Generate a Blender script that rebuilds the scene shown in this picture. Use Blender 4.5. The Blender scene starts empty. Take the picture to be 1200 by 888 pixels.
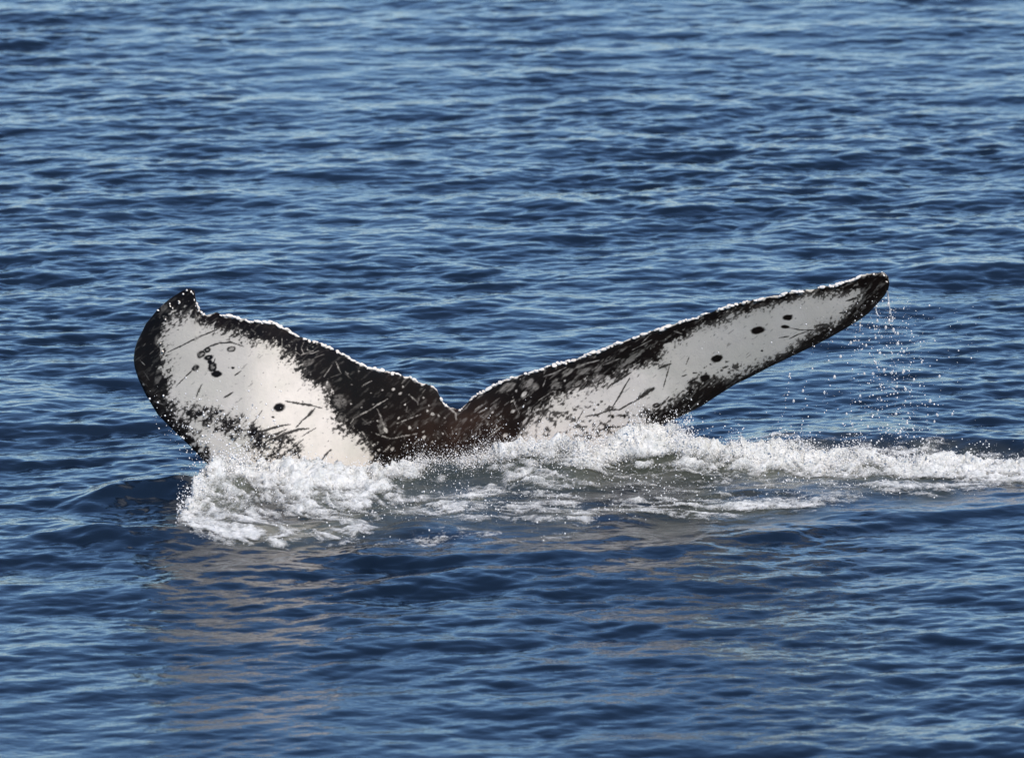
import bpy, math, random
import numpy as np

random.seed(7)
rng = np.random.default_rng(11)
scene = bpy.context.scene
col = scene.collection

# ------------------------------------------------------------------ camera
LENS = 295.0
CAM = np.array([0.0, -49.0, 9.5])
DELTA = math.radians(10.44)                      # looking down from a boat's upper deck
cam_data = bpy.data.cameras.new('camera')
cam = bpy.data.objects.new('camera', cam_data)
col.objects.link(cam)
cam.location = CAM
cam.rotation_euler = (math.pi / 2 - DELTA, 0, 0)
cam_data.sensor_width = 36.0
cam_data.lens = LENS
cam_data.clip_start = 0.5
cam_data.clip_end = 20000
cam_data.dof.use_dof = True
cam_data.dof.focus_distance = 49.8
cam_data.dof.aperture_fstop = 4.0
scene.camera = cam

# ------------------------------------------------------------------ light
SUN_EL, SUN_AZ = math.radians(55), math.radians(146)   # azimuth clockwise from +Y: behind the camera, to the right
world = bpy.data.worlds.new('World')
scene.world = world
world.use_nodes = True
wn = world.node_tree
wn.nodes.clear()
sky = wn.nodes.new('ShaderNodeTexSky')
sky.sky_type = 'NISHITA'
sky.sun_disc = False
sky.sun_elevation = SUN_EL
sky.sun_rotation = SUN_AZ
sky.air_density = 1.0
sky.dust_density = 0.0
sky.ozone_density = 9.0
sky.altitude = 0.0
bg = wn.nodes.new('ShaderNodeBackground')
bg.inputs['Strength'].default_value = 0.15
wo = wn.nodes.new('ShaderNodeOutputWorld')
wn.links.new(sky.outputs[0], bg.inputs['Color'])
wn.links.new(bg.outputs[0], wo.inputs['Surface'])
sd = bpy.data.lights.new('sun', 'SUN')
sd.energy = 4.4
sd.angle = math.radians(0.53)
sd.color = (1.0, 0.90, 0.77)
sun = bpy.data.objects.new('sun', sd)
col.objects.link(sun)
sun.location = (8, -20, 30)
sun.rotation_euler = (math.pi / 2 - SUN_EL, 0, math.pi - SUN_AZ)
scene.view_settings.view_transform = 'Standard'
scene.view_settings.look = 'None'
scene.view_settings.exposure = 0.15
scene.view_settings.gamma = 1.0
scene.view_settings.use_curve_mapping = False

# ------------------------------------------------------------------ helpers
K = 36.0 / LENS / 1200.0
cd, sdl = math.cos(DELTA), math.sin(DELTA)


def ray(px, py):
    u = (np.asarray(px, float) - 600) * K
    v = -(np.asarray(py, float) - 444) * K
    return u, cd + sdl * v, -sdl + cd * v


def at_depth(px, py, Y):
    u, dy, dz = ray(px, py)
    t = (Y - CAM[1]) / dy
    return u * t, np.asarray(Y) + 0 * t, CAM[2] + dz * t


def ground(px, py):
    u, dy, dz = ray(px, py)
    t = -CAM[2] / dz
    return u * t, CAM[1] + dy * t


def to_px(x, y, z):
    dx, dy, dz = x - CAM[0], y - CAM[1], z - CAM[2]
    f = dy * cd - dz * sdl
    up = dy * sdl + dz * cd
    return 600 + dx / f / K, 444 - up / f / K


def sstep(a, b, x):
    t = np.clip((x - a) / (b - a), 0, 1)
    return t * t * (3 - 2 * t)


_tab = rng.random((512, 512))


def vnoise(x, y, seed=0):
    x = np.asarray(x, float) + seed * 17.31
    y = np.asarray(y, float) + seed * 41.77
    xi, yi = np.floor(x).astype(int), np.floor(y).astype(int)
    fx, fy = x - xi, y - yi
    fx = fx * fx * fx * (fx * (fx * 6 - 15) + 10)
    fy = fy * fy * fy * (fy * (fy * 6 - 15) + 10)
    a = _tab[xi & 511, yi & 511]
    b = _tab[(xi + 1) & 511, yi & 511]
    c = _tab[xi & 511, (yi + 1) & 511]
    d = _tab[(xi + 1) & 511, (yi + 1) & 511]
    return (a * (1 - fx) + b * fx) * (1 - fy) + (c * (1 - fx) + d * fx) * fy


def fbm(x, y, octaves=4, seed=0, gain=0.5):
    s, a, n = 0, 1.0, 0
    for i in range(octaves):
        s = s + a * vnoise(x * 2.03 ** i, y * 2.03 ** i, seed + i)
        n += a
        a *= gain
    return s / n * 2 - 1


def sdf(poly, px, py):
    """signed distance, positive inside"""
    p = np.asarray(poly, float)
    best = np.full(px.shape, 1e18)
    inside = np.zeros(px.shape, bool)
    for i in range(len(p)):
        ax, ay = p[i]
        bx, by = p[(i + 1) % len(p)]
        ex, ey = bx - ax, by - ay
        wx, wy = px - ax, py - ay
        t = np.clip((wx * ex + wy * ey) / (ex * ex + ey * ey + 1e-12), 0, 1)
        best = np.minimum(best, (wx - ex * t) ** 2 + (wy - ey * t) ** 2)
        c = ((ay > py) != (by > py))
        with np.errstate(divide='ignore', invalid='ignore'):
            xx = ax + (py - ay) * ex / (ey if ey else 1e-9)
        inside ^= c & (px < xx)
    d = np.sqrt(best)
    return np.where(inside, d, -d)


def line_dist(pts, px, py):
    best = np.full(px.shape, 1e18)
    for (ax, ay), (bx, by) in zip(pts[:-1], pts[1:]):
        ex, ey = bx - ax, by - ay
        wx, wy = px - ax, py - ay
        t = np.clip((wx * ex + wy * ey) / (ex * ex + ey * ey + 1e-12), 0, 1)
        best = np.minimum(best, (wx - ex * t) ** 2 + (wy - ey * t) ** 2)
    return np.sqrt(best)


def stroke(pts, px, py, wd, ragged):
    """0..1 mark that tapers to both ends and breaks up along its edge"""
    q = np.asarray(pts, float)
    seg = np.hypot(*(q[1:] - q[:-1]).T)
    tot, acc = seg.sum(), 0.0
    best, uu = np.full(px.shape, 1e18), np.zeros(px.shape)
    for (ax, ay), (bx, by), ln in zip(q[:-1], q[1:], seg):
        ex, ey = bx - ax, by - ay
        t = np.clip(((px - ax) * ex + (py - ay) * ey) / (ln * ln + 1e-12), 0, 1)
        d = (px - ax - ex * t) ** 2 + (py - ay - ey * t) ** 2
        k_ = d < best
        best = np.where(k_, d, best)
        uu = np.where(k_, (acc + t * ln) / tot, uu)
        acc += ln
    w = wd * (0.28 + 0.72 * np.sin(np.pi * np.clip(uu * .94 + .03, 0, 1)) ** 0.7) * (1 + 0.9 * ragged)
    return 1 - sstep(0.28, 0.75, np.sqrt(best) / np.maximum(w, .25))


def mesh_np(name, co, faces, smooth=True):
    """co (n,3), faces (m,k) -> mesh"""
    me = bpy.data.meshes.new(name)
    co = np.ascontiguousarray(co, np.float32)
    faces = np.ascontiguousarray(faces, np.int32)
    m, k = faces.shape
    me.vertices.add(len(co))
    me.vertices.foreach_set('co', co.ravel())
    me.loops.add(m * k)
    me.loops.foreach_set('vertex_index', faces.ravel())
    me.polygons.add(m)
    me.polygons.foreach_set('loop_start', np.arange(0, m * k, k, dtype=np.int32))
    me.polygons.foreach_set('loop_total', np.full(m, k, np.int32))
    me.update(calc_edges=True)
    if smooth:
        me.polygons.foreach_set('use_smooth', np.ones(m, bool))
    return me


def attr(me, name, val):
    a = me.attributes.new(name, 'FLOAT', 'POINT')
    a.data.foreach_set('value', np.ascontiguousarray(val, np.float32).ravel())


def link(name, me, mat, parent=None, **props):
    o = bpy.data.objects.new(name, me)
    col.objects.link(o)
    if mat:
        me.materials.append(mat)
    if parent:
        o.parent = parent
    for k_, v_ in props.items():
        o[k_] = v_
    return o


def grid_faces(nr, nc):
    i = np.arange(nr * nc).reshape(nr, nc)
    return np.stack([i[:-1, :-1], i[:-1, 1:], i[1:, 1:], i[1:, :-1]], -1).reshape(-1, 4)


class NT:
    def __init__(self, name):
        self.m = bpy.data.materials.new(name)
        self.m.use_nodes = True
        self.t = self.m.node_tree
        self.t.nodes.clear()
        self.out = self.t.nodes.new('ShaderNodeOutputMaterial')

    def n(self, typ, **kw):
        nd = self.t.nodes.new(typ)
        for k_, v_ in kw.items():
            if k_ in nd.inputs.keys():
                nd.inputs[k_].default_value = v_
            else:
                setattr(nd, k_, v_)
        return nd

    def l(self, a, b):
        self.t.links.new(a, b)

    def noise(self, scale, detail=4, rough=0.5, vec=None):
        nd = self.n('ShaderNodeTexNoise')
        nd.inputs['Scale'].default_value = scale
        nd.inputs['Detail'].default_value = detail
        nd.inputs['Roughness'].default_value = rough
        if vec is None:
            tc = self.n('ShaderNodeTexCoord')
            vec = tc.outputs['Object']
        self.l(vec, nd.inputs['Vector'])
        return nd.outputs['Fac']

    def ramp(self, fac, stops):
        nd = self.n('ShaderNodeValToRGB')
        e = nd.color_ramp.elements
        e[0].position, e[0].color = stops[0][0], (*stops[0][1], 1)
        e[1].position, e[1].color = stops[-1][0], (*stops[-1][1], 1)
        for p_, c_ in stops[1:-1]:
            x = e.new(p_)
            x.color = (*c_, 1)
        self.l(fac, nd.inputs['Fac'])
        return nd.outputs['Color']

    def mix(self, fac, a, b):
        nd = self.n('ShaderNodeMix', data_type='RGBA')
        for s, v in ((0, fac), (6, a), (7, b)):
            if isinstance(v, bpy.types.NodeSocket):
                self.l(v, nd.inputs[s])
            elif s == 0:
                nd.inputs[0].default_value = v
            else:
                nd.inputs[s].default_value = (*v, 1)
        return nd.outputs[2]

    def attr(self, name):
        return self.n('ShaderNodeAttribute', attribute_name=name).outputs['Fac']

    def math(self, op, a, b=0.0):
        nd = self.n('ShaderNodeMath', operation=op)
        for s, v in ((0, a), (1, b)):
            if isinstance(v, bpy.types.NodeSocket):
                self.l(v, nd.inputs[s])
            else:
                nd.inputs[s].default_value = v
        return nd.outputs[0]

    def bump(self, h, strength, dist):
        nd = self.n('ShaderNodeBump')
        nd.inputs['Strength'].default_value = strength
        nd.inputs['Distance'].default_value = dist
        self.l(h, nd.inputs['Height'])
        return nd.outputs['Normal']


# ------------------------------------------------------------------ materials
def mat_sea():
    s = NT('sea_water')
    p = s.n('ShaderNodeBsdfPrincipled')
    p.inputs['IOR'].default_value = 1.333
    tc = s.n('ShaderNodeTexCoord')
    churn = s.attr('churn')
    deep = s.ramp(s.noise(0.35, 3, 0.5, tc.outputs['Object']),
                  [(0.3, (0.004, 0.009, 0.018)), (0.7, (0.006, 0.0125, 0.025))])
    c = s.mix(churn, deep, (0.026, 0.030, 0.021))
    c = s.mix(s.attr('milk'), c, (0.105, 0.113, 0.09))            # air bubbles under the surface
    s.l(c, p.inputs['Base Color'])
    s.l(s.math('ADD', s.math('MULTIPLY', churn, 0.26), 0.075), p.inputs['Roughness'])
    mp = s.n('ShaderNodeMapping')
    mp.inputs['Scale'].default_value = (0.55, 1.0, 1.0)
    mp.inputs['Rotation'].default_value = (0, 0, -0.30)
    s.l(tc.outputs['Object'], mp.inputs['Vector'])
    s.l(s.bump(s.noise(26.0, 2, 0.5, mp.outputs[0]), 0.5, 0.006), p.inputs['Normal'])
    s.l(p.outputs[0], s.out.inputs['Surface'])
    return s.m


def mat_skin():
    s = NT('whale_skin')
    p = s.n('ShaderNodeBsdfPrincipled')
    pig = s.attr('pigment')
    white = s.ramp(s.noise(2.2, 5, 0.6), [(0.3, (0.62, 0.58, 0.49)), (0.5, (0.72, 0.655, 0.575)), (0.7, (0.79, 0.72, 0.645))])
    white = s.mix(s.math('MULTIPLY', s.ramp(s.noise(60, 3, 0.6), [(0.58, (0, 0, 0)), (0.75, (1, 1, 1))]), 0.25), white, (0.35, 0.32, 0.28))
    dark = s.ramp(s.noise(5.0, 6, 0.65), [(0.3, (0.003, 0.0022, 0.0018)), (0.6, (0.008, 0.005, 0.0038)), (0.8, (0.022, 0.014, 0.010))])
    lobe_shade = s.attr('lobe_shade')
    white = s.mix(s.math('MULTIPLY', lobe_shade, 0.70), white, (0.50, 0.465, 0.385))      # grey shading of the lobes, painted into the white
    mott = s.ramp(s.noise(11, 5, 0.7), [(0.35, (0, 0, 0)), (0.7, (1, 1, 1))])
    white = s.mix(s.math('MULTIPLY', mott, 0.34), white, (0.45, 0.41, 0.36))
    dark = s.mix(s.math('MULTIPLY', s.attr('brown'), 0.8), dark, (0.040, 0.022, 0.015))
    s.l(s.mix(pig, dark, white), p.inputs['Base Color'])
    s.l(s.math('ADD', s.math('MULTIPLY', s.noise(18, 3, 0.6), 0.30), 0.22), p.inputs['Roughness'])
    p.inputs['IOR'].default_value = 1.38
    p.inputs['Specular IOR Level'].default_value = 0.15
    p.inputs['Coat Weight'].default_value = 0.05
    p.inputs['Coat Roughness'].default_value = 0.14
    h = s.math('ADD', s.math('MULTIPLY', s.noise(70, 5, 0.6), 0.6), s.noise(9, 4, 0.6))
    s.l(s.bump(h, 0.22, 0.010), p.inputs['Normal'])
    s.l(p.outputs[0], s.out.inputs['Surface'])
    return s.m


def mat_barnacle():
    s = NT('barnacle_shell')
    p = s.n('ShaderNodeBsdfPrincipled')
    oi = s.n('ShaderNodeObjectInfo')
    base = s.ramp(s.noise(90, 4, 0.6), [(0.28, (0.30, 0.24, 0.18)), (0.45, (0.74, 0.70, 0.64)), (0.7, (0.86, 0.84, 0.80))])
    c = s.mix(s.math('MULTIPLY', oi.outputs['Random'], 0.30), base, (0.62, 0.50, 0.38))
    s.l(c, p.inputs['Base Color'])
    p.inputs['Roughness'].default_value = 0.45
    s.l(s.bump(s.noise(160, 3, 0.6), 0.6, 0.004), p.inputs['Normal'])
    s.l(p.outputs[0], s.out.inputs['Surface'])
    return s.m


def mat_foam():
    s = NT('sea_foam')
    p = s.n('ShaderNodeBsdfPrincipled')
    c = s.ramp(s.noise(14, 5, 0.7), [(0.3, (0.50, 0.52, 0.50)), (0.6, (0.84, 0.84, 0.81))])
    s.l(c, p.inputs['Base Color'])
    p.inputs['Roughness'].default_value = 0.55
    s.l(s.bump(s.noise(75, 6, 0.75), 1.0, 0.016), p.inputs['Normal'])
    tr = s.n('ShaderNodeBsdfTransparent')
    mx = s.n('ShaderNodeMixShader')
    cov = s.attr('cover')
    fine = s.noise(110, 4, 0.7)
    a = s.math('ADD', cov, s.math('MULTIPLY', s.math('SUBTRACT', fine, 0.5), 2.0))
    cl = s.n('ShaderNodeClamp')
    s.l(a, cl.inputs[0])
    s.l(cl.outputs[0], mx.inputs[0])
    s.l(tr.outputs[0], mx.inputs[1])
    s.l(p.outputs[0], mx.inputs[2])
    s.l(mx.outputs[0], s.out.inputs['Surface'])
    return s.m


def mat_drop(name, trans):
    s = NT(name)
    p = s.n('ShaderNodeBsdfPrincipled')
    p.inputs['Base Color'].default_value = (0.84, 0.82, 0.79, 1)
    p.inputs['Roughness'].default_value = 0.12
    p.inputs['IOR'].default_value = 1.333
    p.inputs['Transmission Weight'].default_value = trans
    s.l(p.outputs[0], s.out.inputs['Surface'])
    return s.m


M_SEA, M_SKIN, M_BARN, M_FOAM = mat_sea(), mat_skin(), mat_barnacle(), mat_foam()
M_SPRAY, M_DROP = mat_drop('spray_water', 0.08), mat_drop('drop_water', 0.45)

# ------------------------------------------------------------------ sea height field
N, L = 2048, 25.6


def ocean_fields():
    k1 = np.fft.fftfreq(N, L / N) * 2 * np.pi
    kx, ky = np.meshgrid(k1, k1, indexing='ij')
    k = np.hypot(kx, ky)
    k[0, 0] = 1
    th = math.radians(-17)
    wx, wy = -math.sin(th), -math.cos(th)           # crests run nearly across the view
    cosd = (kx * wx + ky * wy) / k
    spread = 0.20 + 0.80 * np.abs(cosd) ** 2.5
    kp = 2 * np.pi / 2.2
    spec = np.exp(-1.2 * (kp / k) ** 2) / k ** 3.55 * spread
    spec *= 1 / (1 + (k / (2 * np.pi / 0.06)) ** 2) * np.exp(-(k / (2 * np.pi / 0.045)) ** 2)
    spec[0, 0] = 0
    amp = np.sqrt(spec) * (rng.normal(size=(N, N)) + 1j * rng.normal(size=(N, N)))
    h = np.fft.ifft2(amp).real
    gx = np.fft.ifft2(1j * kx * amp).real
    gy = np.fft.ifft2(1j * ky * amp).real
    dx = np.fft.ifft2(-1j * kx / k * amp).real
    dy = np.fft.ifft2(-1j * ky / k * amp).real
    sc = 0.132 / math.sqrt((gx ** 2).mean() + (gy ** 2).mean())
    return [f.astype(np.float32) * sc for f in (h, dx, dy)]


H_F, DX_F, DY_F = ocean_fields()


def samp(F, x, y):
    u, v = np.asarray(x) * (N / L), np.asarray(y) * (N / L)
    ui, vi = np.floor(u).astype(int), np.floor(v).astype(int)
    fu, fv = u - ui, v - vi
    a, b = ui % N, (ui + 1) % N
    c, d = vi % N, (vi + 1) % N
    return (F[a, c] * (1 - fu) + F[b, c] * fu) * (1 - fv) + (F[a, d] * (1 - fu) + F[b, d] * fu) * fv


def gpts(pts):
    return [tuple(float(v) for v in ground(a, b)) for a, b in pts]


# crest of the splash: (pixel x, top edge pixel y, height in metres)
CREST = np.array([(188, 612, .0), (214, 600, .02), (238, 574, .06), (260, 553, .10), (300, 550, .10), (345, 550, .09), (400, 553, .075),
                  (450, 556, .06), (490, 548, .055), (540, 534, .07), (570, 528, .09), (620, 524, .11), (680, 521, .13),
                  (710, 511, .15), (735, 503, .17), (762, 498, .18), (785, 502, .17), (810, 516, .12), (840, 523, .09),
                  (885, 521, .10), (920, 516, .12), (940, 515, .12), (965, 523, .09), (1010, 529, .075), (1070, 533, .06),
                  (1120, 537, .05), (1160, 542, .04), (1210, 545, .04), (1300, 556, .01), (1400, 560, .0)], float)
CREST[:, 2] *= 1.05
CREST[:, 1] += np.where(CREST[:, 0] < 520, 1, 9) * np.clip(CREST[:, 2] / .08, 0, 1)
_cb = CREST[:, 1] + CREST[:, 2] * 193
CX, CY = ground(CREST[:, 0], _cb)
CH = CREST[:, 2]
FRONT = np.array([(205, 620), (230, 628), (270, 640), (340, 636), (420, 624), (520, 612), (620, 612), (700, 612), (800, 600),
                  (900, 596), (1000, 588), (1080, 584), (1200, 570), (1300, 566), (1400, 564)], float)
FX, FY = ground(FRONT[:, 0], FRONT[:, 1])

SLICK = gpts([(190, 650), (240, 560), (400, 530), (600, 520), (800, 520), (1000, 522), (1250, 536), (1400, 545), (1400, 575),
              (1200, 592), (1060, 606), (960, 618), (850, 634), (700, 646), (540, 652), (400, 650), (280, 660)])
FRONT_EDGE = gpts([(380, 655), (520, 656), (690, 650), (850, 638), (960, 622), (1060, 610), (1200, 594), (1400, 578)])
BACK_EDGE = gpts([(890, 527), (960, 525), (1050, 525), (1130, 526), (1230, 530), (1400, 540)])
LEFT_SWELL = gpts([(95, 592), (150, 582), (200, 578), (250, 580)])
LEFT_SWELL2 = gpts([(60, 622), (140, 632), (230, 628)])


def ridge(x, y, line, amp, w_front, w_back, w_end=0.25):
    p = np.array(line)
    o = np.argsort(p[:, 0])
    yc = np.interp(x, p[o, 0], p[o, 1])
    d = y - yc
    prof = np.where(d < 0, np.exp(-(d / w_front) ** 2), np.exp(-(d / w_back) ** 2))
    end = sstep(p[o[0], 0] - w_end, p[o[0], 0] + w_end, x) * (1 - sstep(p[o[-1], 0] - w_end, p[o[-1], 0] + w_end, x))
    return amp * prof * end


def mound(x, y):
    """(height of the splash body, 0..1 closeness to its crest)"""
    yc = np.interp(x, CX, CY, left=CY[0], right=CY[-1])
    hc = np.interp(x, CX, CH, left=0, right=0)
    yf = np.interp(x, FX, FY)
    yc = yc + 0.05 * fbm(x * 3, x * 0 + 2.2, 3, 5)
    hc = hc * (1 + 0.55 * fbm(x * 4, y * 1.5, 3, 9))
    s = np.clip((yc - y) / np.maximum(yc - yf, 0.1), 0, 1.5)
    front = np.clip(1 - s, 0, 1) ** 2.6
    back = np.exp(-(np.maximum(y - yc, 0) / 0.13) ** 2)
    pr = np.where(y <= yc, front, back)
    return hc * pr, pr * (hc > 0.005)


def sea_height(x, y, fade=1.0):
    shp = np.shape(x)
    near = np.ones(shp) * (np.abs(x) < 6) * (np.abs(y) < 9)
    calm = np.zeros(shp)
    add = np.zeros(shp)
    i = np.nonzero(near.ravel())[0]
    xf, yf = x.ravel()[i], y.ravel()[i]
    s = sdf(SLICK, xf, yf)
    c = sstep(-0.15, 0.30, s)
    m, _ = mound(xf, yf)
    wob = 0.6 + 0.6 * vnoise(xf * 2.2, yf * 1.2, 3)
    a = m + ridge(xf, yf, FRONT_EDGE, 0.022, 0.11, 0.40) * wob
    a = a + ridge(xf, yf, BACK_EDGE, 0.080, 0.24, 0.45) * wob
    a = a + ridge(xf, yf, LEFT_SWELL, 0.115, 0.22, 0.40) * wob + ridge(xf, yf, LEFT_SWELL2, 0.05, 0.20, 0.35) * wob
    calm.ravel()[i] = c
    add.ravel()[i] = a
    gust = 0.62 + 0.75 * vnoise(x * 0.42, y * 0.17, 21) + 0.40 * (vnoise(x * 1.2, y * .5, 22) - .5)
    gust = gust * (1 - 0.10 * sstep(-3.0, -7.0, y))
    gust = gust * (1 + 0.40 * np.exp(-((x + 1.1) / 1.5) ** 2 - ((y + 4.6) / 2.2) ** 2))     # choppier where the tail has just slapped down
    amp = gust * (1 - 0.12 * calm) * fade
    return samp(H_F, x, y) * amp + add, amp * (1 - calm), calm


def axis(lo, hi, step, far, wide):
    """dense between lo and hi, coarser out to WIDE beyond, then growing fast to the horizon"""
    def outward(start, sgn):
        out, v, st = [], start, step
        while abs(v) < far:
            if abs(v - start) < wide:
                st = min(st * 1.06, 0.14)
            else:
                st *= 1.3
            v += sgn * st
            out.append(v)
        return out
    a = list(np.arange(lo, hi + 1e-9, step))
    return np.array(outward(a[0], -1)[::-1] + a + outward(a[-1], 1))


FOAM_ZONES = [  # polygon in picture pixels on the water plane, strength
    ([(212, 608), (235, 566), (260, 556), (350, 554), (440, 556), (500, 560), (470, 582), (430, 592), (445, 612), (400, 628), (340, 638), (270, 642), (225, 632)], .92),
    ([(235, 590), (255, 556), (320, 554), (430, 556), (420, 580), (330, 590), (270, 600), (240, 605)], .95),
    ([(260, 626), (340, 622), (440, 608), (470, 612), (400, 630), (330, 638), (270, 640)], .85),
    ([(545, 540), (600, 532), (700, 530), (790, 522), (860, 530), (830, 556), (760, 560), (700, 570), (650, 562), (560, 554)], 1.0),
    ([(560, 560), (700, 566), (860, 552), (900, 575), (760, 590), (600, 578)], .60),
    ([(505, 588), (560, 578), (640, 582), (704, 600), (690, 614), (600, 606), (520, 602)], .85),
    ([(780, 530), (830, 526), (940, 524), (1060, 530), (1220, 542), (1230, 566), (1080, 582), (1000, 574), (920, 582), (840, 572), (780, 558)], .95),
    ([(820, 545), (900, 538), (960, 536), (1050, 543), (1000, 556), (900, 562), (830, 560)], 1.0),
    ([(700, 596), (800, 584), (900, 588), (1010, 580), (960, 604), (820, 606), (720, 606)], .72),
    ([(1040, 556), (1160, 556), (1240, 562), (1120, 574), (1050, 576)], .85),
    ([(400, 580), (520, 575), (620, 590), (560, 612), (430, 606)], .55),
    ([(300, 645), (420, 628), (560, 624), (700, 618), (640, 634), (440, 642)], .42)]


def foam_density(x, y, out, inn):
    qx, qy = to_px(x, y, 0.0)
    qx, qy = qx + 14 * fbm(x * 3.2, y * 3.2, 3, 101), qy + 1 + 7 * fbm(x * 3.2, y * 3.2, 3, 103)
    dens = np.zeros(np.shape(x))
    for poly, st in FOAM_ZONES:
        dens = np.maximum(dens, st * sstep(-out, inn, sdf(poly, qx, qy)))
    return dens


WASH = [(215, 620), (260, 560), (400, 540), (600, 528), (800, 528), (1000, 534), (1220, 548), (1220, 572), (1060, 596), (900, 622), (700, 632), (560, 626),
        (440, 632), (300, 644)]


def inner_wash(x, y):
    qx, qy = to_px(x, y, 0.0)
    return sstep(-8, 10, sdf(WASH, qx + 16 * fbm(x * 2, y * 2, 3, 201), qy + 6 * fbm(x * 2, y * 2, 3, 203)))


def build_sea():
    ax = axis(-4.25, 4.25, 0.0182, 6000, 6.0)
    ay = axis(-8.7, 20.4, 0.0260, 6000, 7.0)
    X, Y = np.meshgrid(ax, ay)
    ddx, ddy = np.gradient(ax), np.gradient(ay)
    cell = np.maximum(ddx[None, :], ddy[:, None])
    fade = 1 - sstep(0.15, 0.9, cell)
    Z, ch, calm = sea_height(X, Y, fade)
    q = 0.85
    PX = X + q * samp(DX_F, X, Y) * ch
    PY = Y + (q * samp(DY_F, X, Y) - 1.6 * samp(H_F, X, Y)) * ch
    me = mesh_np('sea', np.stack([PX, PY, Z], -1).reshape(-1, 3), grid_faces(*X.shape))
    churn = np.zeros(X.shape)
    w = (np.abs(X) < 6) & (np.abs(Y) < 9)
    _, pr = mound(X[w], Y[w])
    n = fbm(X[w] * 2.2, Y[w] * 1.1, 4, 31)
    churn[w] = np.clip(calm[w] * np.clip(0.35 + 0.55 * n, 0, 1) * sstep(0.1, 0.8, inner_wash(X[w], Y[w])) + 0.25 * calm[w] * np.clip(.3 + n, 0, 1) + 0.9 * sstep(0.1, 0.6, pr), 0, 1)
    attr(me, 'churn', churn)
    milk = np.zeros(X.shape)
    w = (np.abs(X) < 4) & (Y > -3.5) & (Y < .6)
    d = foam_density(X[w], Y[w], 9, 14)
    milk[w] = np.clip(d * sstep(.25, .75, vnoise(X[w] * 3.5, Y[w] * 2.2, 161)) * (.3 + .9 * vnoise(X[w] * 13, Y[w] * 9, 163)), 0, .7)
    attr(me, 'milk', milk)
    return link('sea', me, M_SEA, kind='structure', label='rippled dark blue sea around the whale tail')


build_sea()

# ------------------------------------------------------------------ whale tail
TOP = np.array([(156.5, 420), (158, 408), (161, 399), (171, 379), (185, 362), (199, 350), (213, 341), (222, 338), (228, 341), (230, 353),
                (233, 362), (237, 367), (242, 369), (254, 367), (262, 369), (275, 371), (294, 376), (311, 376.5), (322, 378), (331, 383),
                (344, 391), (361, 398), (370, 400), (387, 407), (400, 414), (420, 425), (431, 430), (450, 435), (459, 437), (481, 441),
                (484, 445), (495, 449), (508, 452), (512, 456), (516, 466), (522, 476), (528, 478), (540, 479), (544, 474), (559, 462),
                (571, 457), (579, 451), (590, 445), (600, 442), (624, 436), (640, 430), (652, 426), (668, 422), (685, 416), (702, 411),
                (721, 403), (738, 397), (765, 388), (795, 378), (816, 372), (828, 367), (847, 361), (867, 355.5), (885, 351), (902, 347),
                (925, 343), (955, 338), (977, 334), (1000, 327), (1009, 322), (1021, 319.5), (1036, 319.5), (1041, 324), (1042.5, 332)], float)
BOT = np.array([(156.5, 420), (157.5, 430), (162, 444), (171, 463), (185, 486), (202, 503), (222, 522), (238, 539), (250, 549), (280, 572),
                (320, 598), (360, 618), (400, 640), (430, 664), (450, 695), (458, 720), (606, 720), (612, 680), (625, 640), (645, 600),
                (675, 565), (710, 540), (745, 517), (782, 495), (810, 482), (822, 476), (840, 464), (862, 450), (877, 443), (902, 430),
                (929, 417), (952, 406), (970, 397), (991, 385), (1007, 375), (1018, 367), (1030, 354), (1037, 346), (1041, 339), (1042.5, 332)], float)


def depth0(px, py):
    a = (px - 533) / 450.0
    z = (535 - py) * 0.0052
    y = np.where(a < 0, -0.90 * sstep(0, 0.55, -a) + 0.70 * a * a + 0.16 * z * sstep(0, 0.35, -a), 0.0)
    r = sstep(0.05, 0.95, a)
    y = y - np.where(a > 0, r * (0.34 * z), 0)
    y = y + 0.05 * np.exp(-(a / 0.22) ** 2)            # the notch lies a little deeper than the lobes
    return y


def edge_noise(px):
    k = sstep(236, 246, px) * (1 - sstep(1020, 1040, px))
    return k * (1.3 * fbm(px * .10, px * 0 + 3.1, 3, 41) + 1.0 * fbm(px * .35, px * 0 + 8.1, 2, 43))


def top_at(px):
    return np.interp(px, TOP[:, 0], TOP[:, 1]) + edge_noise(px)


def bot_at(px):
    return np.interp(px, BOT[:, 0], BOT[:, 1])


def half_thick(px, t):
    chord = (bot_at(px) - top_at(px)) * 0.0051
    a = np.abs(px - 533) / 470.0
    tm = np.minimum(0.085 - 0.05 * np.clip(a, 0, 1), 0.14 * chord) + 0.10 * np.exp(-(a / 0.16) ** 2) * (1 - t) ** 0.7
    s = np.clip(t, 0, 1)
    prof = 2.6 * (0.2969 * np.sqrt(s) - 0.126 * s - 0.3516 * s ** 2 + 0.2843 * s ** 3 - 0.1036 * s ** 4)
    prof = prof / 1.3
    rim = np.sqrt(np.clip(1 - ((s - 0.5) / 0.5) ** 8, 0, 1))
    return tm * prof * 0.9 + np.minimum(0.012, 0.1 * chord) * rim


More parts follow.
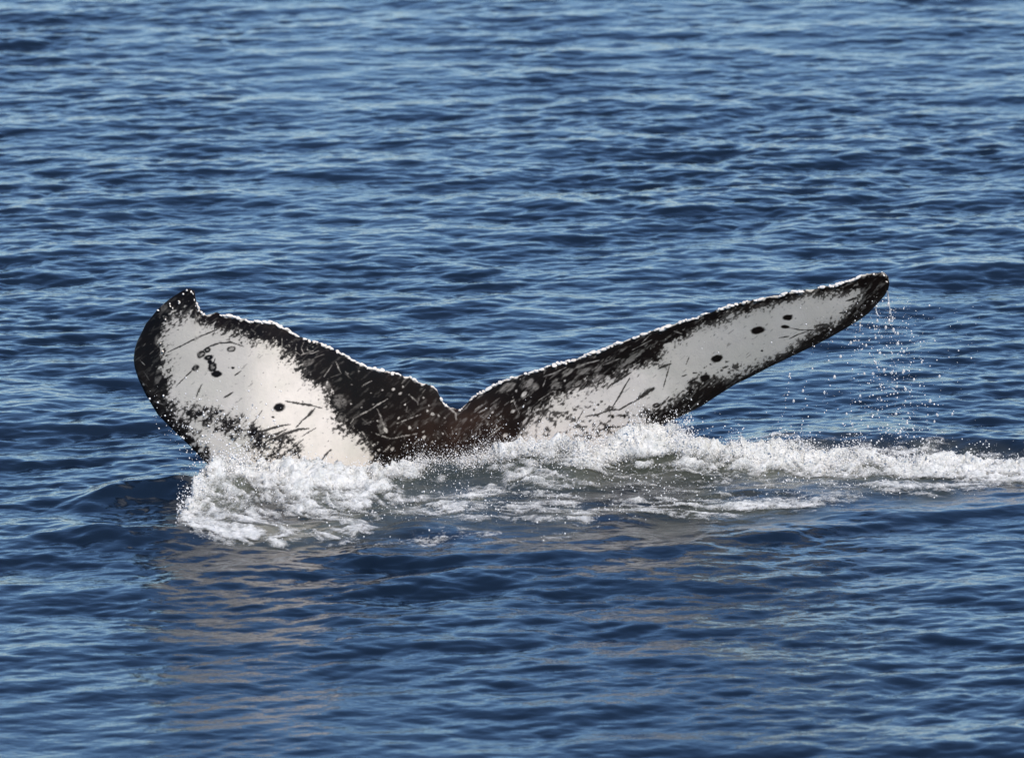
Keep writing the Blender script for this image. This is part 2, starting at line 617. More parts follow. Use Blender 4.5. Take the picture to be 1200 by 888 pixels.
WHITE_L = [(205, 374), (222, 368), (238, 382), (261, 390), (292, 399), (312, 404), (328, 410), (334, 421), (348, 432), (362, 449),
           (379, 458), (388, 483), (401, 502), (420, 514), (432, 530), (440, 548), (452, 575), (420, 640), (300, 600), (268, 562),
           (250, 538), (236, 518), (222, 500), (206, 486), (202, 472), (199, 455), (198, 424), (193, 404), (196, 385)]
WHITE_R = [(600, 530), (616, 513), (622, 499), (632, 486), (648, 470), (668, 461), (690, 453), (712, 446), (726, 445), (738, 433),
           (756, 426), (774, 427), (776, 414), (785, 404), (805, 395), (825, 382), (847, 377), (870, 368), (900, 360), (917, 354),
           (947, 348), (985, 344), (1007, 343), (1003, 352), (994, 364), (985, 375), (960, 382), (952, 389), (943, 398), (925, 406),
           (917, 415), (899, 422), (884, 430), (866, 438), (850, 442), (836, 446), (822, 444), (806, 452), (792, 464), (780, 474),
           (762, 480), (752, 486), (756, 500), (720, 560), (640, 600)]
BAND_L = [(207, 480), (232, 474), (258, 479), (286, 494), (309, 505), (335, 506), (352, 524), (356, 545), (330, 556), (305, 552), (290, 528),
          (262, 510), (240, 500), (222, 490)]
D = 1
DARK_MARKS = [  # (points, width px)
    ([(196, 413), (215, 404), (235, 394), (257, 385)], 1.7), ([(232, 418), (240, 409), (247, 405), (258, 402), (270, 401), (286, 406)], 1.9),
    ([(217, 442), (225, 434)], 1.6), ([(207, 452), (218, 441)], 1.4), ([(275, 440), (283, 434)], 1.5), ([(230, 465), (233, 458), (236, 451)], 1.7),
    ([(262, 466), (274, 459)], 2.0), ([(335, 470), (350, 472.5), (365, 475), (377, 478)], 2.6), ([(369, 478), (362, 486), (356, 491)], 3.0),
    ([(356, 491), (347, 501)], 1.8), ([(298, 494), (307, 481)], 1.2), ([(290, 509), (312, 504), (328, 499), (341, 497)], 2.6),
    ([(300, 514), (318, 511), (336, 503)], 2.2), ([(310, 518), (335, 508), (350, 503), (362, 502)], 3.0), ([(377, 539), (380, 535), (383, 531), (388, 527)], 2.6),
    ([(352, 543), (376, 540)], 1.6), ([(249, 428), (252, 420)], 1.4), ([(352, 512), (371, 501)], 1.0), ([(337, 530), (356, 514)], 1.4),
    ([(738, 443), (725, 465), (716, 480)], 2.0), ([(686, 488), (702, 485), (715, 480), (726, 480), (736, 474), (748, 468)], 2.0),
    ([(675, 496), (684, 480)], 1.1), ([(714, 452), (740, 436)], 2.6), ([(777, 456), (779, 448), (783, 434), (786, 423)], 1.3), ([(804, 427), (808, 417)], 1.3),
    ([(746, 468), (757, 461), (766, 455)], 5.0), ([(925, 384), (937, 386.5), (955, 387), (975, 386)], 1.4), ([(913, 396), (925, 394)], 1.3),
    ([(984, 367), (998, 364)], 2.2), ([(991, 353), (1008, 348)], 2.4), ([(955, 382), (970, 380)], 2.2), ([(733, 481), (738, 491)], 1.8),
    ([(700, 505), (720, 499)], 2), ([(772, 432), (786, 426)], 3), ([(799, 441), (805, 439)], 1.6), ([(806, 449), (815, 444)], 3),
    ([(925, 397), (935, 392), (952, 386)], 1.2), ([(795, 470), (812, 462)], 4)]
DARK_SPOTS = [  # cx, cy, rx, ry, tilt deg, hole 0..1
    (271, 409, 5.6, 3.4, 12, .62), (236, 415, 6, 4, 35, .5), (243, 410, 4.2, 3.6, 20, .45), (244.5, 419, 5.5, 3.4, 10, .2), (249, 430, 5.5, 6.5, 0, .35),
    (254, 438, 7, 4.2, 0, 0), (229, 431, 4.6, 3.4, 35, .3), (273, 431, 2.2, 1.5, 0, 0), (246, 424, 3, 3, 0, 0),
    (327, 477, 7, 5.3, 15, 0), (320, 489, 2, 1.3, 0, 0), (400, 549, 6, 2.2, 0, .3),
    (888, 387, 8.2, 4.6, 10, 0), (840, 420, 7.4, 4.3, 18, 0), (923, 372, 6.6, 3.6, 6, 0), (920, 383, 5.6, 2.2, 0, 0), (899, 424, 1.8, 1.6, 0, 0),
    (812, 447, 4, 2.4, 25, .3), (826, 443, 7, 4.5, 20, 0), (769, 475, 5, 3, 10, .25), (893, 411, 1.5, 1.2, 0, 0), (732, 487, 2.5, 2, 0, 0),
    (718, 488, 2.2, 2.6, 0, 0), (745, 497, 3.4, 2.4, 0, 0), (712, 500, 4, 2.4, 0, 0), (690, 512, 5, 3, 0, .2), (674, 520, 5, 3, 0, 0), (701, 474, 1.6, 1.4, 0, 0)]
LIGHT_MARKS = [
    ([(479, 462), (490, 472)], 2.0), ([(440, 475), (455, 467)], 1.1), ([(465, 496), (494, 485)], 1.2), ([(453, 515), (467, 512), (489, 508)], 1.8),
    ([(442, 479), (446, 488), (450, 499), (448, 511)], 2.4), ([(440, 508), (458, 514)], 1.4), ([(450, 529), (459, 520)], 2.2), ([(524, 476), (534, 484), (535, 493)], 2.6),
    ([(556, 480), (566, 474)], 1.9), ([(560, 484), (571, 478)], 2.1), ([(572, 512), (580, 506), (589, 499)], 2.0), ([(601, 465), (604, 475), (609, 485)], 1.5),
    ([(637, 441), (650, 437), (664, 430)], 2.0), ([(674, 431), (687, 426), (702, 422)], 2.3), ([(640, 442), (636, 454)], 1.3), ([(612, 468), (620, 462)], 1.4),
    ([(348, 402), (346, 412), (352, 416), (360, 413), (368, 411)], 1.3), ([(356, 401), (353, 408), (356, 414), (366, 414), (373, 411)], 1.6),
    ([(361, 404), (360, 410), (368, 412)], 1.2), ([(331, 394), (330, 405), (329, 420)], 1.9), ([(393, 422), (397, 432), (400, 438)], 1.5), ([(380, 441), (389, 428)], 1.4),
    ([(426, 451), (436, 446)], 1.6), ([(411, 496), (415, 490), (432, 481), (450, 470)], 1.7), ([(630, 470), (642, 462)], 1.2), ([(706, 428), (727, 420)], 1.6),
    ([(752, 402), (760, 394)], 1.6), ([(790, 388), (799, 391)], 1.6), ([(741, 410), (764, 398)], 1.2), ([(164, 422), (170, 428)], 1.2), ([(180, 470), (192, 474)], 1.4),
    ([(484, 522), (492, 512)], 1.2), ([(529, 500), (531, 512)], 1.2), ([(632, 482), (640, 492)], 2.0), ([(424, 505), (430, 515)], 2)]
LIGHT_SPOTS = [
    (461, 456, 2, 1.9, 0, 0), (469, 461, 2.6, 1.5, 0, 0), (496, 466, 1.3, 1.3, 0, 0), (501, 481, 1.6, 1.8, 0, 0), (507, 485, 2.2, 2.6, 0, .5), (514, 487, 1.4, 1.4, 0, 0),
    (497, 512, 2.8, 2.2, 10, 0), (496, 506, 2.2, 1.3, 0, 0), (480, 501, 1.9, 2.6, 0, 0), (467, 490, 2.2, 1.2, 30, 0), (577, 483, 1.8, 1.4, 0, 0), (587, 488, 1.4, 1.2, 0, 0),
    (582, 500, 1.7, 1.2, 0, 0), (592, 510, 3.4, 2.6, 0, 0), (614, 462, 5, 3, 25, 0), (601, 482, 3.2, 2.3, 10, 0), (600, 470, 2.2, 1.1, 0, 0), (615, 494, 4.5, 2.2, 30, 0),
    (452, 504, 2.5, 4, 0, .2), (472, 453, 1.2, 1.5, 0, 0), (448, 457, 1.2, 1, 0, 0), (475, 474, 1.5, 1, 0, 0), (620, 500, 3, 2, 0, 0), (632, 497, 3, 2, 0, 0),
    (620, 478, 1.2, 1, 0, 0), (605, 458, 1.5, 1.5, 0, 0), (662, 446, 1.4, 1.4, 0, 0), (460, 526, 3, 2, 0, 0), (444, 527, 2, 1.5, 0, 0)]
GREY_SPOTS = [(595, 454, 10, 5, 25), (617, 449, 9, 5, 30), (665, 436, 7, 3.5, 25), (686, 435, 11, 3.5, 8), (652, 452, 7, 3.5, 30), (700, 432, 9, 3, 15),
              (730, 425, 12, 4, 20), (745, 415, 10, 4, 25), (628, 453, 4, 4, 0), (448, 500, 5, 10, 10), (398, 470, 7, 9, 40), (382, 452, 6, 5, 30), (672, 450, 9, 4, 20),
              (205, 372, 7, 5, 45), (192, 360, 5, 4, 45), (360, 425, 8, 4, 20), (400, 488, 6, 4, 40), (185, 400, 3, 8, 10), (186, 440, 4, 10, -10), (700, 443, 10, 3, 15)]


def spot(px, py, cx, cy, rx, ry, tilt, hole=0.0):
    c, s = math.cos(math.radians(tilt)), math.sin(math.radians(tilt))
    u = ((px - cx) * c - (py - cy) * s) / rx
    v = ((px - cx) * s + (py - cy) * c) / ry
    wob = 1 + 0.20 * fbm(px * .33, py * .33, 3, 77)
    r = np.hypot(u, v) * wob
    m = 1 - sstep(0.78, 1.16, r)
    if hole:
        m = m * (1 - 0.55 * (1 - sstep(hole - 0.3, hole + 0.2, r + .3 * fbm(px * .5, py * .5, 2, 79))))
    return m


def pigment(px, py):
    c, s = math.cos(math.radians(40)), math.sin(math.radians(40))
    al, ac = px * c - py * s, px * s + py * c            # along / across the streaks
    wob = 5 * fbm(px * .03, py * .03, 2, 50)
    streak = fbm(al * .06, (ac + wob) * .19, 4, 51, .68)
    blob = fbm(px * .045, py * .06, 4, 53, .55)
    grain = fbm(al * .24, ac * .42, 3, 55, .75)
    W = np.maximum(sdf(WHITE_L, px, py), sdf(WHITE_R, px, py) * 1.0)
    right = px > 533
    amp = np.where(right, 10, 10)
    # smooth far part of the right lobe has cleaner edges
    amp = amp * np.where(right, 1 - 0.62 * sstep(770, 830, px), 1)
    inner = sstep(26, 6, W)                              # scuffs fade toward the middle of a white field
    Wn = W + amp * (0.85 * streak + 0.95 * grain) * inner + 5 * blob * inner
    b = sdf(BAND_L, px, py)
    bandv = 11 * streak + 11 * grain + 6 * blob + 2.5
    Wn = np.where(b > -12, np.minimum(Wn, bandv + np.clip(-b, -3, 40) * 1.5), Wn)
    hf = np.clip(.5 + .95 * (.6 * fbm(al * .20, ac * .42, 3, 57, .7) + .6 * fbm(px * .42, py * .42, 2, 58)), 0.02, .98)
    P = sstep(-.16, .16, sstep(-9, 9, Wn) - hf)
    P = np.where(Wn > 12, 1.0, np.where(Wn < -12, 0.0, .68 * P + .32 * sstep(-8, 9, Wn)))
    # black pepper in the right field near the water, and at its lower rim
    pep = fbm(px * .22, py * .30, 3, 61)
    zone = np.clip(1 - np.hypot((px - 690) / 75, (py - 500) / 34), 0, 1) + np.clip(1 - np.hypot((px - 850) / 40, (py - 436) / 14), 0, 1) * .8 \
        + np.clip(1 - np.hypot((px - 650) / 45, (py - 475) / 26), 0, 1) * .6
    P = P * (1 - 0.9 * sstep(0.34, 0.52, pep + 0.36 * np.clip(zone, 0, .8) - .30 * (zone <= 0)))
    # small dark flecks in the left field
    fl = fbm(al * .10, ac * .34, 3, 63)
    P = P * (1 - 0.4 * sstep(0.56, 0.72, fl))
    dk = 1 - sstep(-3, 1, Wn)
    # grey scuffs and fine light scratches on the dark skin
    gm = np.zeros(px.shape)
    for sp in GREY_SPOTS:
        gm = np.maximum(gm, spot(px, py, *sp))
    scuff = sstep(0.05, 0.6, fbm(al * .09, ac * .30, 4, 65, .6) * 1.1 + 0.40 * gm - 0.10)
    dz = np.where(right, 0.20, 0.07)
    P = np.maximum(P, dk * np.clip(scuff * dz + gm * 0.16 * sstep(-.3, .4, grain), 0, .8))
    r2 = random.Random(5)
    for _ in range(150):
        cx = r2.uniform(395, 660) if r2.random() < .75 else r2.uniform(160, 400)
        cy = float(np.interp(cx, TOP[:, 0], TOP[:, 1])) + r2.uniform(4, 90)
        if r2.random() < .5:
            a0, ln = math.radians(r2.choice([35, 40, 50, -40, 20, -60, 80])), r2.uniform(3, 16)
            pts = [(cx, cy), (cx + math.cos(a0) * ln, cy - math.sin(a0) * ln)]
            w = (np.abs(px - cx) < 20) & (np.abs(py - cy) < 20)
            P[w] = np.maximum(P[w], dk[w] * r2.uniform(.03, .18) * stroke(pts, px[w], py[w], r2.uniform(.8, 1.5), grain[w]))
        else:
            w = (np.abs(px - cx) < 6) & (np.abs(py - cy) < 6)
            P[w] = np.maximum(P[w], dk[w] * r2.uniform(.15, .6) * spot(px[w], py[w], cx, cy, r2.uniform(.7, 1.5), r2.uniform(.6, 1.2), 0))
    for pts, wd in LIGHT_MARKS:
        q = np.array(pts)
        w = (px > q[:, 0].min() - 6) & (px < q[:, 0].max() + 6) & (py > q[:, 1].min() - 6) & (py < q[:, 1].max() + 6)
        P[w] = np.maximum(P[w], 0.46 * stroke(pts, px[w], py[w], wd * .72, grain[w]) * (0.35 + 0.65 * sstep(-.4, .3, pep[w])))
    for sp in LIGHT_SPOTS:
        w = (np.abs(px - sp[0]) < 12) & (np.abs(py - sp[1]) < 12)
        P[w] = np.maximum(P[w], (.5 + .4 * sstep(-.4, .4, grain[w])) * spot(px[w], py[w], sp[0], sp[1], sp[2] * .85, sp[3] * .8, sp[4] + 25, sp[5]))
    for pts, wd in DARK_MARKS:
        q = np.array(pts)
        w = (px > q[:, 0].min() - 9) & (px < q[:, 0].max() + 9) & (py > q[:, 1].min() - 9) & (py < q[:, 1].max() + 9)
        P[w] = np.minimum(P[w], 1 - 0.95 * stroke(pts, px[w], py[w], wd * 1.05, grain[w]))
    for sp in DARK_SPOTS:
        w = (np.abs(px - sp[0]) < 14) & (np.abs(py - sp[1]) < 14)
        P[w] = np.minimum(P[w], 1 - 1.0 * spot(px[w], py[w], *sp))
    # pale crust along the trailing edge
    e = py - top_at(px)
    on = sstep(226, 232, px) * (1 - sstep(1012, 1030, px))
    crust = (1 - sstep(0.6, 2.4, e + 2.6 * fbm(px * .22, py * .2, 3, 71))) * on * sstep(-.35, .1, fbm(px * .15, px * 0 + 1.7, 3, 73))
    P = np.maximum(P, crust * .95)
    tip = (1 - sstep(2, 6, np.abs(e) + 3 * grain)) * (px > 1015)
    P = np.maximum(P, tip * .55 * sstep(-.05, .35, grain))
    return np.clip(P, 0, 1)


def build_whale():
    nc, nr, nb = 940, 225, 30
    s = np.linspace(0, 1, nc)
    s = s + 0.0                                        # columns gather at both tips
    px1 = 156.6 + (1042.4 - 156.6) * s
    ends = 0.5 - 0.5 * np.cos(np.pi * s)
    px1 = 0.75 * px1 + 0.25 * (156.6 + (1042.4 - 156.6) * ends)
    tf = np.linspace(0, 1, nr)
    tf = 0.7 * tf + 0.3 * (0.5 - 0.5 * np.cos(np.pi * tf))
    tb = 0.5 - 0.5 * np.cos(np.pi * np.linspace(0, 1, nb))
    b1, t1 = bot_at(px1), top_at(px1)

    def side(t, sign):
        T, PX = np.meshgrid(t, px1, indexing='ij')
        PY = b1[None, :] + (t1 - b1)[None, :] * T
        y = depth0(PX, PY) - sign * half_thick(PX, T)
        x, yy, z = at_depth(PX, PY, y)
        return PX, PY, np.stack([x, yy, z], -1)
    PX, PY, F = side(tf, 1)
    BX, BY, B = side(tb, -1)
    co = np.concatenate([F.reshape(-1, 3), B[1:-1].reshape(-1, 3)])
    idxF = np.arange(nr * nc).reshape(nr, nc)
    idxB = np.empty((nb, nc), int)
    idxB[0], idxB[-1] = idxF[0], idxF[-1]
    idxB[1:-1] = nr * nc + np.arange((nb - 2) * nc).reshape(nb - 2, nc)

    def q(i):
        return np.stack([i[:-1, :-1], i[:-1, 1:], i[1:, 1:], i[1:, :-1]], -1).reshape(-1, 4)
    faces = np.concatenate([q(idxF), q(idxB)[:, ::-1]])
    root = bpy.data.objects.new('humpback_whale', None)
    root.empty_display_size = 0.3
    col.objects.link(root)
    root.location = (-0.3, 0.0, 0.0)
    root['label'] = 'humpback whale raising its scarred black and white tail flukes above the foam'
    root['category'] = 'whale'
    co[:, 0] += 0.3
    me = mesh_np('body', co, faces)
    pf = pigment(PX, PY)
    e = BY - top_at(BX)
    pb = 0.08 + 0.85 * (1 - sstep(1, 5, e)) * sstep(-.5, 0, fbm(BX * .07, BX * 0 + 1.7, 3, 73))
    n_b = pb[1:-1].size
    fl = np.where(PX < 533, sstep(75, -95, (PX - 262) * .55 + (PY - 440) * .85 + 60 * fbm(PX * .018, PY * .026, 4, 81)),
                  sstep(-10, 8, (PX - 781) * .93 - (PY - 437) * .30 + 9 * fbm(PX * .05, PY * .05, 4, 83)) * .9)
    fl = fl * (.75 + .5 * vnoise(PX * .03, PY * .05, 85))  # painted shade: greys the white toward upper left and outer right lobe
    br = np.exp(-(((PX - 545) / 60) ** 2 + ((PY - 500) / 30) ** 2)) * (.4 + .9 * vnoise(PX * .06, PY * .09, 87))
    attr(me, 'lobe_shade', np.concatenate([np.clip(fl, 0, 1).ravel(), np.zeros(n_b)]))
    attr(me, 'brown', np.concatenate([np.clip(br, 0, 1).ravel(), np.zeros(n_b)]))
    attr(me, 'pigment', np.concatenate([pf.ravel(), pb[1:-1].ravel()]))
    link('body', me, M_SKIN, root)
    return root


whale = build_whale()


def lump_mesh(seed):
    import bmesh
    bm = bmesh.new()
    bmesh.ops.create_icosphere(bm, subdivisions=2, radius=1.0)
    r2 = random.Random(seed)
    ph = [(r2.uniform(-3, 3), r2.uniform(-3, 3), r2.uniform(-3, 3), r2.uniform(0, 6)) for _ in range(5)]
    for v in bm.verts:
        d = 1 + sum(0.11 * math.sin(v.co.x * a + v.co.y * b + v.co.z * c + p) for a, b, c, p in ph) + r2.uniform(-.06, .06)
        v.co *= d
        if v.co.z > 0.75:
            v.co.z = 0.75 - (v.co.z - .75) * 0.6            # the sunken mouth of the shell
    me = bpy.data.meshes.new('barnacle')
    bm.to_mesh(me)
    bm.free()
    for p in me.polygons:
        p.use_smooth = True
    me.materials.append(M_BARN)
    return me


def build_barnacles():
    meshes = [lump_mesh(i) for i in range(6)]
    r2 = random.Random(3)
    spots = []
    px = 231.0
    while px < 1012:
        gap = fbm(np.array([px * .11]), np.array([4.4]), 3, 91)[0]
        big = r2.random() < .22
        rr = r2.uniform(2.2, 3.6) if big else r2.uniform(1.0, 2.2)
        if not (470 < px < 480) and gap > -0.12:
            dx = 3.0
            sl = (top_at(np.array([px + dx]))[0] - top_at(np.array([px - dx]))[0]) / (2 * dx)
            spots.append((px, float(top_at(np.array([px]))[0]) + r2.uniform(-0.2, 1.2), rr * r2.uniform(0.8, 1.7), min(rr, 2.0) * r2.uniform(.4, .9), math.atan(sl)))
        px += rr * r2.uniform(0.8, 1.5)
    for a, b in ((219, 340), (224, 341), (216, 344), (226, 345), (209, 353), (211, 354), (198, 357), (200, 358), (203, 360), (187, 364), (193, 374),
                 (1024, 321), (1032, 320), (1037, 323), (1039, 329), (228, 352), (230, 358), (233, 363), (236, 366), (238, 344 + 24),
                 (188, 403), (190, 411)):
        spots.append((a + r2.uniform(-1.5, 1.5), b + r2.uniform(-1, 1), r2.uniform(.6, 1.9), r2.uniform(.6, 1.3), r2.uniform(-1, 1)))
    first = True
    for k_, (a, b, ru, rv, ang) in enumerate(spots[:295]):
        t = np.clip((bot_at(a) - b) / max(bot_at(a) - top_at(np.array([a]))[0], 1), 0, 1)
        yy = float(depth0(np.array([float(a)]), np.array([float(b)]))[0] - half_thick(np.array([float(a)]), np.array([float(t)]))[0])
        x, y, z = at_depth(a, b, yy)
        o = bpy.data.objects.new('barnacle', meshes[k_ % 6])
        col.objects.link(o)
        o.parent = whale
        o.location = (float(x) + 0.3, float(y), float(z))
        s = 0.00508
        o.rotation_euler = (r2.uniform(0.2, 0.9), ang, r2.uniform(-.2, .2))
        o.scale = (ru * s, max(rv, 1.0) * s * r2.uniform(1.0, 1.6), rv * s)


build_barnacles()

# ------------------------------------------------------------------ foam
def build_foam():
    gx = np.arange(-2.15, 3.35, 0.0075)
    y0, y1 = -3.1, 0.45
    gy = np.arange(y0, y1, 0.0125)
    X, Y = np.meshgrid(gx, gy)
    dens = foam_density(X, Y, 10, 8)
    m, pr = mound(X, Y)
    dens = dens * (0.66 + 0.42 * sstep(0.25, 0.85, pr)) * (0.64 + 0.62 * vnoise(X * 2.1, Y * 1.6, 107))
    # lace: thin bright walls between dark cells
    # strands drawn out by the flow: toward the camera at the left, along the wake at the right
    left = 1 - sstep(-1.1, -0.3, X)
    wu, wv = X + .12 * fbm(X * 3, Y * 3, 2, 171), Y + .12 * fbm(X * 3, Y * 3, 2, 173)
    st_l = 1 - np.abs(fbm((wu * .40 - wv * .92) * 1.3, (wu * .92 + wv * .40) * 8, 4, 175, .6)) * 3.0
    st_r = 1 - np.abs(fbm(wu * 1.4, wv * 6.5, 4, 177, .6)) * 3.0
    strand = left * st_l + (1 - left) * st_r
    wx, wy = X + .10 * fbm(X * 5, Y * 5, 3, 111), Y + .10 * fbm(X * 5, Y * 5, 3, 113)
    lace = 1 - np.abs(fbm(wx * 5.5, wy * 5.5, 3, 115)) * 3.2
    lace2 = 1 - np.abs(fbm(wx * 13, wy * 13, 3, 117)) * 3.0
    lace3 = 1 - np.abs(fbm(wx * 29, wy * 24, 3, 118)) * 2.8
    clump = fbm(X * 9, Y * 7, 4, 119, .6)
    tex = 0.14 * lace + 0.26 * lace2 + 0.26 * lace3 + 0.42 * clump + 0.50 * strand
    cover = dens * 1.75 - 1.12 + 1.05 * tex
    cover = np.where(dens < .02, -1, cover)
    Z, _, _ = sea_height(X, Y)
    body = np.clip(cover, 0, 1)
    turb = 0.5 + 0.5 * fbm(X * 9, Y * 8, 5, 121, .55)
    bill = np.abs(fbm(X * 16, Y * 14, 4, 123, .5))
    lift = body * (0.006 + pr * (0.055 * turb + 0.055 * bill) + 0.020 * bill)
    OX = X + body * pr * 0.05 * fbm(X * 13, Y * 10, 3, 125)
    OY = Y + body * pr * 0.06 * fbm(X * 13, Y * 10, 3, 127)
    OZ = Z + 0.005 + lift
    f = grid_faces(*X.shape)
    keep = (cover.ravel()[f].max(1) > -0.25)
    f = f[keep]
    used = np.unique(f)
    re = np.full(X.size, -1)
    re[used] = np.arange(len(used))
    co = np.stack([OX, OY, OZ], -1).reshape(-1, 3)[used]
    me = mesh_np('foam', co, re[f])
    attr(me, 'cover', np.clip(cover.ravel()[used] * 1.15 + 0.10, -.6, 1.15))
    link('foam', me, M_FOAM, kind='stuff', label='churned white sea foam washing around the base of the whale tail', category='foam')


build_foam()

# ------------------------------------------------------------------ spray
OCT_V = np.array([(1, 0, 0), (-1, 0, 0), (0, 1, 0), (0, -1, 0), (0, 0, 1), (0, 0, -1)], float)
OCT_F = np.array([(0, 2, 4), (2, 1, 4), (1, 3, 4), (3, 0, 4), (2, 0, 5), (1, 2, 5), (3, 1, 5), (0, 3, 5)])
_p = (1 + 5 ** .5) / 2
ICO_V = np.array([(-1, _p, 0), (1, _p, 0), (-1, -_p, 0), (1, -_p, 0), (0, -1, _p), (0, 1, _p), (0, -1, -_p), (0, 1, -_p), (_p, 0, -1), (_p, 0, 1), (-_p, 0, -1), (-_p, 0, 1)]) / math.hypot(1, _p)
ICO_F = np.array([(0, 11, 5), (0, 5, 1), (0, 1, 7), (0, 7, 10), (0, 10, 11), (1, 5, 9), (5, 11, 4), (11, 10, 2), (10, 7, 6), (7, 1, 8),
                  (3, 9, 4), (3, 4, 2), (3, 2, 6), (3, 6, 8), (3, 8, 9), (4, 9, 5), (2, 4, 11), (6, 2, 10), (8, 6, 7), (9, 8, 1)])


def blobs(P, R, V, F, stretch=None):
    n = len(P)
    sc = np.stack([R * rng.uniform(.75, 1.15, n), R * rng.uniform(.8, 1.2, n), R * rng.uniform(.8, 1.5, n)], -1)
    co = P[:, None, :] + V[None] * sc[:, None, :]
    f = F[None] + (np.arange(n) * len(V))[:, None, None]
    return co.reshape(-1, 3), f.reshape(-1, 3)


def build_spray():
    P, R = [], []

    def crest_burst(n, x0, x1, hmean, rlo, rhi, ysp=.10, lean=-.05):
        pxs = rng.uniform(x0, x1, n)
        x = (pxs - 600) * .00508
        clump = vnoise(x * 9, x * 0 + 5, 131)
        k_ = rng.random(n) < 0.25 + clump
        x = x[k_]
        yc = np.interp(x, CX, CY)
        hc = np.interp(x, CX, CH)
        h = rng.exponential(hmean, len(x)) * (0.4 + 1.2 * vnoise(x * 12, x * 0 + 9, 133))
        y = yc + lean + rng.normal(0, ysp, len(x))
        mz, _ = mound(x, y)
        z = mz + 0.01 + h
        r = rlo + (rhi - rlo) * rng.random(len(x)) ** 4
        P.append(np.stack([x, y, z], -1))
        R.append(r)
    crest_burst(5200, 222, 300, .035, .0015, .006)
    crest_burst(6000, 250, 500, .026, .0013, .0045)
    crest_burst(5600, 460, 610, .032, .0012, .0042)
    crest_burst(8000, 540, 720, .030, .0013, .0045)
    crest_burst(9500, 670, 810, .050, .0013, .0055)
    crest_burst(9000, 790, 1010, .026, .0013, .005)
    crest_burst(6000, 960, 1210, .030, .0013, .005)
    # grains riding on the foam itself
    n = 40000
    gx, gy = ground(rng.uniform(215, 1215, n), rng.uniform(520, 640, n))
    m, pr = mound(gx, gy)
    qx, qy = to_px(gx, gy, 0.0)
    dn = np.zeros(n)
    for poly, st in FOAM_ZONES:
        dn = np.maximum(dn, st * sstep(-12, 6, sdf(poly, qx, qy)))
    k_ = rng.random(n) < dn * (.04 + .96 * pr ** 2) * (.2 + 1.1 * vnoise(gx * 7, gy * 7, 151))
    gx, gy, pr = gx[k_], gy[k_], pr[k_]
    z = sea_height(gx, gy)[0] + .01 + pr * .060 * rng.random(len(gx)) ** .7 + rng.exponential(.008, len(gx))
    P.append(np.stack([gx, gy, z], -1))
    R.append(.0015 + .0045 * rng.random(len(gx)) ** 4)
    # drops skittering over the churned water in front
    n = 6000
    gx, gy = ground(rng.uniform(225, 1190, n), rng.uniform(545, 612, n))
    yf = np.interp(gx, FX, FY)
    k_ = (gy > yf) & (rng.random(n) < .3 + .9 * vnoise(gx * 4, gy * 4, 141))
    gx, gy = gx[k_], gy[k_]
    z = sea_height(gx, gy)[0] + rng.exponential(.03, len(gx))
    P.append(np.stack([gx, gy, z], -1))
    R.append(.0013 + .004 * rng.random(len(gx)) ** 4)
    # drops sliding down and hanging before the left lobe
    n = 900
    pxs = rng.uniform(175, 330, n)
    pys = 420 + rng.beta(2.2, 1.2, n) * 140
    ok = (pys > np.interp(pxs, TOP[:, 0], TOP[:, 1])) & (pys < np.interp(pxs, BOT[:, 0], BOT[:, 1]) + 16) & (rng.random(n) < np.clip((pys - 400) / 150, .1, 1))
    x, y, zz = at_depth(pxs[ok], pys[ok], depth0(pxs[ok], pys[ok]) - rng.uniform(.10, .35, ok.sum()))
    P.append(np.stack([x, y, zz], -1))
    R.append(.002 + .005 * rng.random(ok.sum()) ** 3)
    # over the right lobe and below it
    n = 1700
    pxs = np.where(rng.random(n) < .7, rng.normal(1040, 42, n), rng.uniform(780, 1150, n))
    pys = rng.uniform(345, 535, n)
    ok = pys > np.interp(pxs, TOP[:, 0], TOP[:, 1]) + 20
    cols = np.array([1041, 1043, 1046, 1036, 1030, 1027, 1020, 1010, 1003, 1052, 1058, 1064, 1071, 978, 960, 941])
    cc = cols[rng.integers(0, len(cols), n)]
    q_ = rng.random(n) < .6
    pxs = np.where(q_, cc + (cc - 1020) * (pys - 350) * .0022 + rng.normal(0, 1.6, n), pxs)
    x, y, zz = at_depth(pxs[ok], pys[ok], rng.uniform(-.7, .3, ok.sum()))
    P.append(np.stack([x, y, zz], -1))
    R.append(.0014 + .004 * rng.random(ok.sum()) ** 4)
    P, R = np.concatenate(P), np.concatenate(R)
    big = R > .0028
    c1, f1 = blobs(P[~big], R[~big], OCT_V, OCT_F)
    c2, f2 = blobs(P[big], R[big], ICO_V, ICO_F)
    me = mesh_np('spray', np.concatenate([c1, c2]), np.concatenate([f1, f2 + len(c1)]))
    link('spray', me, M_SPRAY, kind='stuff', label='fine white spray thrown up along the foam at the base of the tail', category='spray')
    print('spray', len(P), 'tris', len(f1) + len(f2))


build_spray()


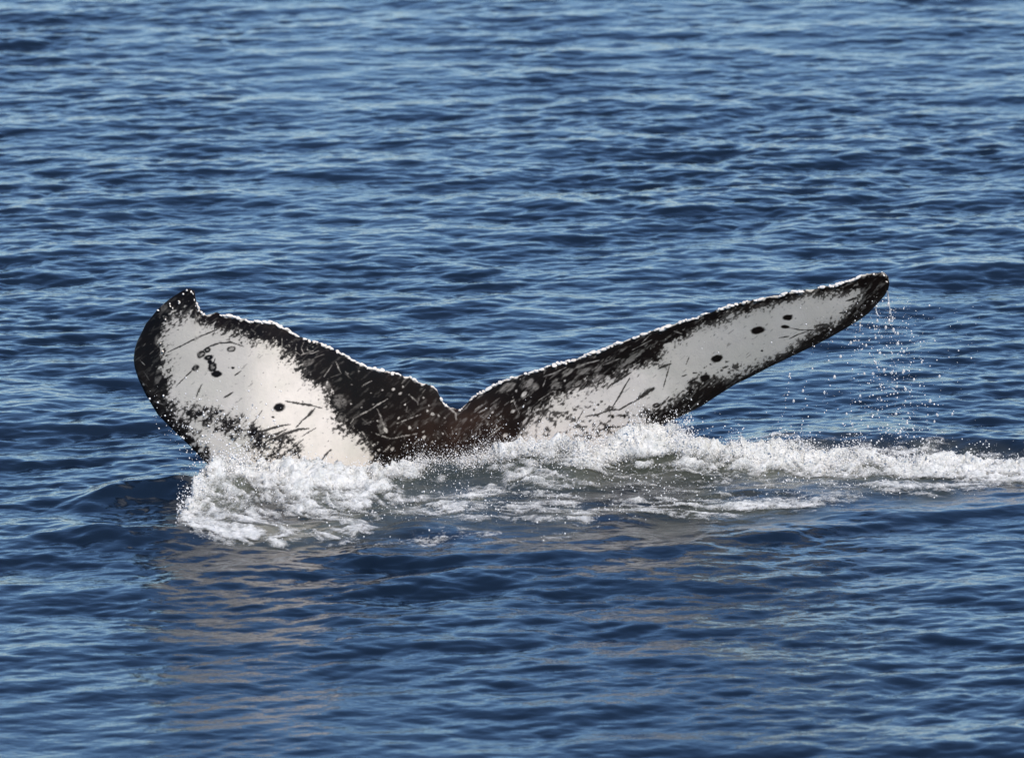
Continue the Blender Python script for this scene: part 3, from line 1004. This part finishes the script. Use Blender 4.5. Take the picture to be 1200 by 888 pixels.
def build_drops():
    import bmesh
    bm = bmesh.new()
    bmesh.ops.create_icosphere(bm, subdivisions=2, radius=1.0)
    for v in bm.verts:
        if v.co.z > 0:
            v.co.z *= 1.25
            v.co.x *= 1 - .18 * v.co.z
            v.co.y *= 1 - .18 * v.co.z
    me = bpy.data.meshes.new('water_drop')
    bm.to_mesh(me)
    bm.free()
    for p in me.polygons:
        p.use_smooth = True
    me.materials.append(M_DROP)
    r2 = random.Random(17)
    pts = [(1047, 387), (1038, 384), (1024, 382), (1033, 395), (1026, 396), (1046, 374), (1042, 376), (1052, 391), (1049, 390), (1059, 412), (1052, 403), (1019, 415),
           (1031, 414), (1025, 386), (1036, 434), (1045, 437), (1059, 435), (1058, 437), (1071, 445), (1078, 452), (1033, 451), (1051, 453), (1061, 456), (1061, 470),
           (1033, 469), (1023, 438), (1026, 425), (1090, 470), (1064, 484), (1063, 493), (1063, 496), (1050, 485), (1029, 481), (1017, 500), (1099, 487), (1098, 486),
           (1095, 494), (992, 485), (1008, 464), (1013, 438), (1002, 395), (997, 402), (985, 418), (978, 442), (966, 460), (952, 432), (941, 458), (930, 470), (1116, 485),
           (1101, 441), (1080, 425), (1015, 405), (1008, 382), (1002, 376), (1043, 366), (1041, 357), (1028, 376), (1055, 506), (1071, 512), (1038, 507), (925, 441)]
    for a, b in pts:
        x, y, z = at_depth(a, b, -.55 + r2.uniform(-.25, .25))
        o = bpy.data.objects.new('water_drop', me)
        col.objects.link(o)
        o.location = (float(x), float(y), float(z))
        s = r2.uniform(.0045, .0095)
        o.scale = (s, s, s * r2.uniform(.9, 1.5))
        o['label'] = 'glinting water drop falling from the raised right fluke tip'
        o['category'] = 'water drop'
        o['group'] = 'water drops falling from the right fluke tip'
    # threads of water still joined to the tip
    for i, (lab, pth) in enumerate((
            ('long thread of water hanging from the outermost end of the right fluke tip', [(1040, 341), (1041, 349), (1042, 358), (1044, 367), (1045, 374)]),
            ('short forked thread of water dripping from the lower corner of the right fluke tip', [(1026, 359), (1027, 366), (1029, 370), (1032, 371)]),
            ('faint thread of water trailing under the right fluke left of the tip', [(1008, 377), (1008, 383), (1007, 389)]))):
        bm = bmesh.new()
        prev = None
        for j, (a, b) in enumerate(pth):
            Y = -.60
            x, y, z = [float(v) for v in at_depth(a, b, Y)]
            r = .0045 * (1 - .45 * j / len(pth)) * r2.uniform(.7, 1.3)
            ring = [bm.verts.new((x + r * math.cos(t), y + r * math.sin(t), z)) for t in np.linspace(0, 2 * math.pi, 7)[:-1]]
            if prev:
                for q in range(6):
                    bm.faces.new((prev[q], prev[(q + 1) % 6], ring[(q + 1) % 6], ring[q]))
            prev = ring
            if j in (0, len(pth) - 1):
                bm.faces.new(ring)
        m2 = bpy.data.meshes.new('water_thread')
        bm.normal_update()
        bm.to_mesh(m2)
        bm.free()
        for p in m2.polygons:
            p.use_smooth = True
        o = link('water_thread', m2, M_DROP)
        o['label'] = lab
        o['category'] = 'water thread'


build_drops()
